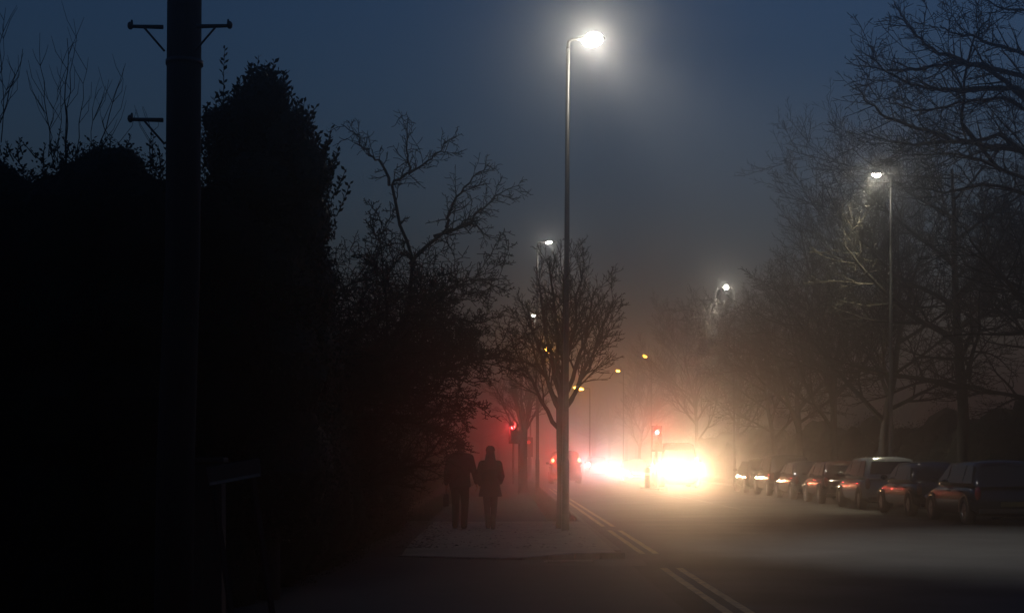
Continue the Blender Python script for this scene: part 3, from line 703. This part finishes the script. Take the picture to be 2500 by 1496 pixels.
    # wheels
    for s_ in (-1, 1):
        for y in (f - .80, -f + .72):
            wh = bpy.data.objects.new('wheel', None); col.objects.link(wh); wh.parent = o; wh.location = (s_ * (w_ - .10), y, wr)
            mb = MB(); prof = [(-.1, wr * .55), (-.11, wr * .9), (-.08, wr * .99), (.08, wr * .99), (.115, wr * .9), (.112, wr * .62), (.06, wr * .58)]
            rings = [[(s_ * x, math.cos(a / 24 * math.tau) * r_, math.sin(a / 24 * math.tau) * r_) for a in range(24)] for x, r_ in prof]
            mb.loft(rings, cap=False); mb.build('tyre', M['tyre'], wh, True)
            mb = MB(); mb.loft([[(s_ * x, math.cos(a / 20 * math.tau) * r_, math.sin(a / 20 * math.tau) * r_) for a in range(20)] for x, r_ in ((.09, wr * .60), (.10, wr * .56), (.07, wr * .50), (.085, wr * .12))])
            for k in range(5):
                a = k / 5 * math.tau
                mb.box(min(s_ * .075, s_ * .105), max(s_ * .075, s_ * .105), wr * .1, wr * .56, -.028, .028, Matrix.Rotation(a, 4, 'X'))
            mb.build('rim', M['rim'], wh)
            mb = MB(); arc = [[(s_ * (x), y + math.cos(R(a)) * r_, wr + math.sin(R(a)) * r_) for a in range(-5, 186, 12)] for x, r_ in ((w_ + .012, wr * 1.10), (w_ + .012, wr * 1.24))]
            n = len(arc[0]); mb.add(arc[0] + arc[1], [(i, i + 1, n + i + 1, n + i) for i in range(n - 1)])
            q = mb.build('wheel_arch', M['plastic'], o); q.modifiers.new('t', 'SOLIDIFY').thickness = .03
    # trim, lights, mirrors, plates
    hz = head_z or (nb - .20); tz = tail_z or (belt - .20); hwid = hw or w_ * .80
    for s_ in (-1, 1):
        mb = MB(); mb.ell((s_ * hwid, f - .13, hz), .15, .12, .075, 14, 8, Matrix.Rotation(R(-22) * s_, 4, 'Z')); hl = mb.build('headlight', M['clear'], o, True)
        if lights:
            mb = MB(); mb.ell((s_ * hwid, f - .005, hz), lights[2], .02, lights[2], 14, 8); mb.build('bulb', lights[0], hl, True)
            light('SPOT', 'headlight_beam', (s_ * hwid, f + .10, hz), lights[1], lights[3], o, (0, 1, -.10), R(23), 1.0, .07)
        tl = MB(); tl.ell((s_ * w_ * .85, -f + .085, tz), .085, .075, .17 if not tails else .11, 12, 8); t_ = tl.build('tail_light', tails[0] if tails else M['redglass'], o, True)
        if tails: light('SPOT', 'tail_light_lamp', (s_ * w_ * .85, -f - .06, tz), tails[1], (1, .05, .03), o, (0, -1, 0), R(60), 1.0, .08)
        mb = MB(); mb.ell((s_ * (w_ + .09), ws0 - .38, belt + .09), .10, .055, .07, 12, 8); mi = mb.build('wing_mirror', m, o, True)
        mb = MB(); mb.tube([(s_ * (w_ - .08), ws0 - .36, belt + .03), (s_ * (w_ + .05), ws0 - .38, belt + .06)], .02, 6); mb.build('bracket', M['plastic'], mi)
        for yy in (.0, -f * .45):
            mb = MB(); mb.box(min(s_ * (w_ - .02), s_ * (w_ + .022)), max(s_ * (w_ - .02), s_ * (w_ + .022)), yy - .18, yy - .02, belt - .17, belt - .14); bevel(mb.build('door_handle', m, o), .006)
    for yy, nm, mm in ((f - .02, 'front_number_plate', M['plate_w']), (-f + .0, 'rear_number_plate', M['plate_y'])):
        mb = MB(); mb.box(-.26, .26, yy - .012, yy + .012, .43, .54); mb.build(nm, mm, o)
    mb = MB(); mb.box(-.42, .42, f - .07, f + .004, .56, .66); bevel(mb.build('grille', M['plastic'], o), .02)
    mb = MB(); mb.box(-.56, .56, f - .09, f + .0, .27, .38); bevel(mb.build('front_bumper', M['plastic'], o), .03)
    mb = MB(); mb.box(-.74, .74, -f - .005, -f + .09, .27, .38); bevel(mb.build('rear_bumper', M['plastic'], o), .03)
    return o

CX = 10.62
def pk(px_front, label, m, **k):
    L = k.get('L', 4.2); W = k.get('W', 1.76); fd = CX * F / (px_front - HX)
    return car(label, (CX + W / 2, fd - L / 2, 0), 0, m, **k)
pk(2250, 'nearest parked car, a dark blue hatchback at the right end of the row', paint('navy_paint', (.007, .009, .016)), H=1.46)
pk(2133, 'black parked car just beyond the nearest one', paint('black_paint', (.005, .005, .006), .1), L=4.35, H=1.42, hatch=False)
pk(2035, 'pale silver parked car, lightest of the row', paint('silver_paint', (.34, .35, .34), .5), H=1.56, L=4.1, belt=.96)
pk(1955, 'dark red parked car beyond the pale silver one', paint('red_paint', (.04, .008, .008)), L=3.7, H=1.43, bonnet=.22)
pk(1915, 'parked grey car with bright corner glints, left of the dark red one', paint('grey_paint', (.06, .06, .062)), L=3.6, H=1.42) if False else None
pk(1886, 'dark grey parked car with the brightest glints, midway in the row', paint('grey_paint', (.03, .03, .032)), L=4.4, H=1.40, hatch=False)
pk(1836, 'black parked car near the far end of the row', paint('charcoal_paint', (.012, .012, .013)), L=4.3, H=1.66, belt=1.0)
pk(1788, 'farthest parked car, hard against the oncoming glare', paint('brown_paint', (.05, .035, .028)), L=4.1, H=1.5)

# oncoming traffic
HW = (1.0, .55, .27); HC = (1.0, .54, .50)
vd = 76.0
car('oncoming van with two huge dazzling headlights, nearest of the traffic', (GX(1663, vd), vd + 2.6, 0), R(180), paint('van_paint', (.05, .05, .055), .0), L=5.2, W=2.0, H=2.35, belt=1.28, bonnet=.17, van=True, lights=(M['head'], HEAD_W * 1.35, .15, HW), group='oncoming vehicles with headlights on', name='van', cat='van', head_z=CH - (1140 - HY) / F * vd, hw=.76)
d2 = 99.0
car('oncoming car half hidden left of the van, headlights dazzling', (GX(1556, d2), d2 + 2.1, 0), R(180), paint('dark_car_paint', (.03, .03, .035)), lights=(M['head'], HEAD_W * .8, .075, HW), group='oncoming vehicles with headlights on', name='car', hw=.62)
d3 = 124.0
car('far oncoming car with pinkish white headlights beside the brake lights', (GX(1460, d3), d3 + 2.1, 0), R(180), paint('far_car_paint', (.04, .04, .045)), lights=(M['head_cool'], HEAD_W * 1.3, .12, HC), group='oncoming vehicles with headlights on', name='car', H=1.7, belt=1.1, hw=.74, head_z=.98)
d4 = 88.0
car('dark people carrier driving away with two red tail lights lit', (GX(1382, d4), d4 + 2.3, 0), 0, paint('carrier_paint', (.03, .018, .018)), L=4.6, W=1.86, H=1.98, belt=1.15, bonnet=.2, tails=(M['brake'], 200), group=None, name='people_carrier', cat='car', tail_z=CH - (1123 - HY) / F * d4)
d5 = 150.0
car('most distant oncoming car, a faint glare between the others', (GX(1500, d5), d5 + 2.1, 0), R(180), paint('distant_car_paint', (.04, .04, .045)), lights=(M['head'], HEAD_W * .25, .075, HW), group='oncoming vehicles with headlights on', name='car')

# ---------------------------------------------------------------- people
def chain(mb, pts, rad, n=12):
    mb.tube(pts, rad, n)
    for p, r_ in zip(pts, rad): mb.ell(p, r_, r_, r_, 12, 8)
def hand(mb, wrist, d, side, palm_n, s_=1.0):
    """palm and five curled fingers; d points down the hand, side is the thumb side"""
    d = Vector(d).normalized(); pn = Vector(palm_n).normalized(); sd = Vector(side).normalized(); w0 = Vector(wrist)
    rot = Matrix((sd, pn, d)).transposed().to_4x4()
    mb.ell(w0 + d * .048 * s_, .041 * s_, .016 * s_, .052 * s_, 12, 8, rot)
    for k, L in enumerate((.070, .078, .073, .058)):
        b = w0 + d * .088 * s_ + sd * (.029 - .019 * k) * s_; p = [b]; dd = d.copy()
        for j, fl in enumerate((.45, .4, .3)):
            dd = (dd + pn * .45).normalized(); p.append(p[-1] + dd * L * fl * s_)
        mb.tube(p, [.0095 * s_, .009 * s_, .0085 * s_, .0075 * s_], 8); mb.ell(p[-1], .0078 * s_, .0078 * s_, .0078 * s_, 8, 6)
    b = w0 + d * .02 * s_ + sd * .032 * s_
    p = [b, b + (d * .5 + sd * .6 + pn * .3).normalized() * .035 * s_, b + (d * .8 + sd * .5 + pn * .45).normalized() * .062 * s_]
    mb.tube(p, [.013 * s_, .011 * s_, .009 * s_], 8); mb.ell(p[-1], .009 * s_, .009 * s_, .009 * s_, 8, 6)
def head(mb, c, s_=1.0):
    c = Vector(c)
    mb.ell(c + Vector((0, -.012, .02)) * s_, .076 * s_, .094 * s_, .092 * s_, 20, 14); mb.ell(c + Vector((0, .03, -.045)) * s_, .056 * s_, .058 * s_, .065 * s_, 16, 10)
    mb.ell(c + Vector((0, .085, -.095)) * s_ * .8, .022 * s_, .018 * s_, .017 * s_, 10, 8)
    mb.tube([c + Vector((0, .082, .02)) * s_, c + Vector((0, .108, -.022)) * s_], [.009 * s_, .015 * s_], 8); mb.ell(c + Vector((0, .106, -.024)) * s_, .016 * s_, .014 * s_, .011 * s_, 8, 6)
    for k in (-1, 1):
        mb.ell(c + Vector((k * .031, .078, .012)) * s_, .012 * s_, .009 * s_, .008 * s_, 8, 6); mb.ell(c + Vector((k * .08, -.005, -.012)) * s_, .010 * s_, .020 * s_, .031 * s_, 8, 6)
    mb.ell(c + Vector((0, .083, -.052)) * s_, .024 * s_, .008 * s_, .006 * s_, 10, 6)

def man():
    o = thing('person', 'man in dark jacket and trousers walking away, holding hands with his companion', 'person', (GX(1123, 30.0), 30.0, PZ), R(0), 'couple walking away hand in hand')
    mb = MB(); k = 1.0
    # skeleton: facing +y, right foot (x+) planted behind, left foot ahead
    chain(mb, [(0, 0, .97), (0, .01, 1.12), (0, 0, 1.30), (0, -.01, 1.44)], [.14, .135, .155, .12]); mb.ell((0, 0, 1.36), .20, .11, .13)
    mb.ell((0, 0, .95), .165, .12, .12)
    chain(mb, [(0, -.01, 1.46), (0, .0, 1.58)], [.062, .056]); head(mb, (0, .015, 1.67), 1.04)
    legs = {1: [(.09, 0, .92), (.10, -.02, .50), (.085, -.13, .10)], -1: [(-.09, 0, .92), (-.095, .16, .52), (-.10, .14, .10)]}
    for s_, p in legs.items():
        chain(mb, p, [.088, .060, .042]); e = Vector(p[2]); mb.ell(e + Vector((0, .06, -.045)), .042, .12, .038)
    armL = [(-.20, 0, 1.43), (-.27, -.03, 1.14), (-.28, .05, .90)]; armR = [(.20, 0, 1.43), (.285, -.02, 1.16), (.335, .03, .92)]
    for p in (armL, armR): chain(mb, p, [.056, .043, .028])
    hand(mb, armL[2], (0, .15, -1), (.1, 1, 0), (1, 0, 0)); hand(mb, armR[2], (.16, .08, -1), (0, 1, 0), (-1, 0, .0))
    remesh(mb.build('body', M['skin'], o), .0065, 2)
    mb = MB()                                                     # jacket
    def er(cx, cy_, z, rx, ry): return [(cx + math.cos(a / 20 * math.tau) * rx, cy_ + math.sin(a / 20 * math.tau) * ry, z) for a in range(20)]
    mb.loft([er(0, 0, .84, .215, .165), er(0, 0, .88, .222, .17), er(0, 0, 1.0, .208, .155), er(0, .005, 1.12, .205, .150), er(0, 0, 1.27, .222, .158), er(0, -.005, 1.38, .225, .150), er(0, -.01, 1.46, .175, .125), er(0, -.01, 1.52, .105, .10), er(0, -.01, 1.575, .088, .088)])
    for p in (armL, armR): chain(mb, [p[0], p[1], Vector(p[1]).lerp(Vector(p[2]), .93)], [.085, .064, .047])
    chain(mb, [(-.16, 0, 1.43), (.16, 0, 1.43)], [.105, .105])
    mb.ell((0, -.09, 1.52), .105, .07, .075)                      # folded hood
    remesh(mb.build('jacket', M['jacket'], o), .011, 3)
    mb = MB(); mb.loft([er(0, 0, .80, .18, .14), er(0, 0, .96, .175, .135)])
    for s_, p in legs.items(): chain(mb, [p[0], p[1], Vector(p[2]) + Vector((0, 0, -.035))], [.108, .080, .068])
    remesh(mb.build('trousers', M['trousers'], o), .011, 3)
    for s_, p in legs.items():
        e = Vector(p[2]); mb = MB(); mb.ell(e + Vector((0, .06, -.04)), .052, .145, .042); mb.box(e.x - .045, e.x + .045, e.y - .075, e.y + .185, .0, .022); mb.ell(e, .058, .062, .06)
        remesh(mb.build('shoe', M['shoe'], o), .008, 2)
    mb = MB(); c = Vector((0, .0, 1.69)); rr = random.Random(2)
    mb.ell(c + Vector((0, -.02, .03)), .092, .105, .098, 18, 12); mb.ell(c + Vector((0, -.055, -.04)), .078, .06, .07)
    for i in range(60):
        a = rr.uniform(0, 6.28); e = rr.uniform(-.1, 1.5); mb.ell(c + Vector((math.cos(a) * math.cos(e) * .088, -.02 + math.sin(a) * math.cos(e) * .1, .03 + math.sin(e) * .094)), .018, .018, .016, 6, 5)
    mb.v = [v if not (v[1] > .075 and v[2] < 1.72) else (v[0], .07, v[2]) for v in mb.v]
    remesh(mb.build('hair', M['hair'], o), .008, 1)
    return o
def woman():
    o = thing('person', 'woman in long dark coat and small olive hat walking away, shorter one of the pair', 'person', (GX(1197, 29.75), 29.75, PZ), R(0), 'couple walking away hand in hand')
    mb = MB()
    chain(mb, [(0, 0, .90), (0, .01, 1.04), (0, 0, 1.20), (0, -.01, 1.32)], [.13, .115, .13, .10]); mb.ell((0, 0, 1.26), .165, .095, .11); mb.ell((0, 0, .88), .16, .115, .11)
    chain(mb, [(0, -.01, 1.34), (0, 0, 1.45)], [.052, .047]); head(mb, (0, .012, 1.53), .98)
    legs = {1: [(.08, 0, .86), (.075, .08, .47), (.055, .02, .09)], -1: [(-.08, 0, .86), (-.07, .06, .48), (-.045, -.12, .11)]}
    for s_, p in legs.items():
        chain(mb, p, [.080, .052, .037]); e = Vector(p[2]); mb.ell(e + Vector((0, .055, -.045)), .036, .105, .034)
    armL = [(-.165, 0, 1.31), (-.245, -.03, 1.07), (-.205, .08, .90)]; armR = [(.165, 0, 1.31), (.23, -.05, 1.06), (.20, .10, .94)]
    for p in (armL, armR): chain(mb, p, [.047, .037, .025])
    hand(mb, armL[2], (-.12, .05, -1), (0, 1, 0), (1, 0, 0), .9); hand(mb, armR[2], (-.2, .5, -.6), (0, .4, 1), (-1, 0, 0), .9)
    remesh(mb.build('body', M['skin'], o), .0065, 2)
    mb = MB()
    def er(cx, cy_, z, rx, ry): return [(cx + math.cos(a / 20 * math.tau) * rx, cy_ + math.sin(a / 20 * math.tau) * ry, z) for a in range(20)]
    mb.loft([er(0, 0, .66, .24, .19), er(0, 0, .70, .235, .185), er(0, 0, .85, .20, .165), er(0, .0, 1.0, .17, .135), er(0, 0, 1.13, .178, .14), er(0, -.005, 1.25, .188, .132), er(0, -.01, 1.33, .15, .11), er(0, -.01, 1.39, .09, .085), er(0, -.01, 1.43, .075, .075)])
    for p in (armL, armR): chain(mb, [p[0], p[1], Vector(p[1]).lerp(Vector(p[2]), .95)], [.076, .062, .048])
    chain(mb, [(-.13, 0, 1.305), (.13, 0, 1.305)], [.085, .085])
    remesh(mb.build('coat', M['coat'], o), .011, 3)
    mb = MB()
    for s_, p in legs.items(): chain(mb, [p[0], p[1], Vector(p[2])], [.09, .066, .050])
    remesh(mb.build('leggings', M['trousers'], o), .010, 3)
    for s_, p in legs.items():
        e = Vector(p[2]); mb = MB(); mb.ell(e + Vector((0, .055, -.045)), .045, .125, .038); mb.box(e.x - .04, e.x + .04, e.y - .06, e.y + .165, e.z - .09, e.z - .07); chain(mb, [e + Vector((0, 0, -.03)), e + Vector((0, .01, .16))], [.054, .060])
        remesh(mb.build('boot', M['shoe'], o), .008, 2)
    mb = MB(); c = Vector((0, 0, 1.545))                         # long hair over the shoulders
    mb.ell(c + Vector((0, -.02, .02)), .088, .10, .092, 18, 12)
    mb.loft([er(0, -.05, 1.20, .12, .05), er(0, -.10, 1.22, .14, .06), er(0, -.105, 1.32, .135, .065), er(0, -.08, 1.42, .105, .07), er(0, -.05, 1.52, .090, .07)])
    remesh(mb.build('hair', M['hair'], o), .009, 2)
    mb = MB(); mb.loft([er(0, -.02, 1.575, .092, .104), er(0, -.02, 1.60, .094, .106), er(0, -.025, 1.65, .078, .088), er(0, -.03, 1.68, .042, .05)])
    remesh(mb.build('hat', M['hat'], o), .008, 2)
    return o
man(); woman()
b = thing('carrier_bag', 'small dark bag hanging at the left hand of the walking man', 'bag', (GX(1123, 30.0) - .285, 30.06, PZ))
mb = MB(); mb.loft([[(x * k, y * k, z) for x, y in ((-.05, -.13), (.05, -.13), (.06, 0), (.05, .13), (-.05, .13), (-.06, 0))] for z, k in ((.45, .9), (.47, 1), (.62, 1.02), (.70, .8))]); mb.build('body', M['plastic'], b, True)
mb = MB(); mb.tube([(0, -.09, .69), (0, -.03, .80), (0, .03, .80), (0, .09, .69)], .006, 6); mb.build('handle', M['plastic'], b)

# ---------------------------------------------------------------- haze
mb = MB(); mb.box(-90, 110, -6, 300, -1.2, 18.5)
hz_m = bpy.data.materials.new('haze'); hz_m.use_nodes = True; t = hz_m.node_tree; t.nodes.clear()
pv = t.nodes.new('ShaderNodeVolumePrincipled'); pv.inputs['Color'].default_value = (.97, .98, 1.0, 1); pv.inputs['Density'].default_value = HAZE; pv.inputs['Anisotropy'].default_value = HAZE_G
ou = t.nodes.new('ShaderNodeOutputMaterial'); t.links.new(pv.outputs[0], ou.inputs['Volume'])
tag(mb.build('haze', hz_m), 'thick evening fog lying over the whole street', 'fog', kind='stuff')
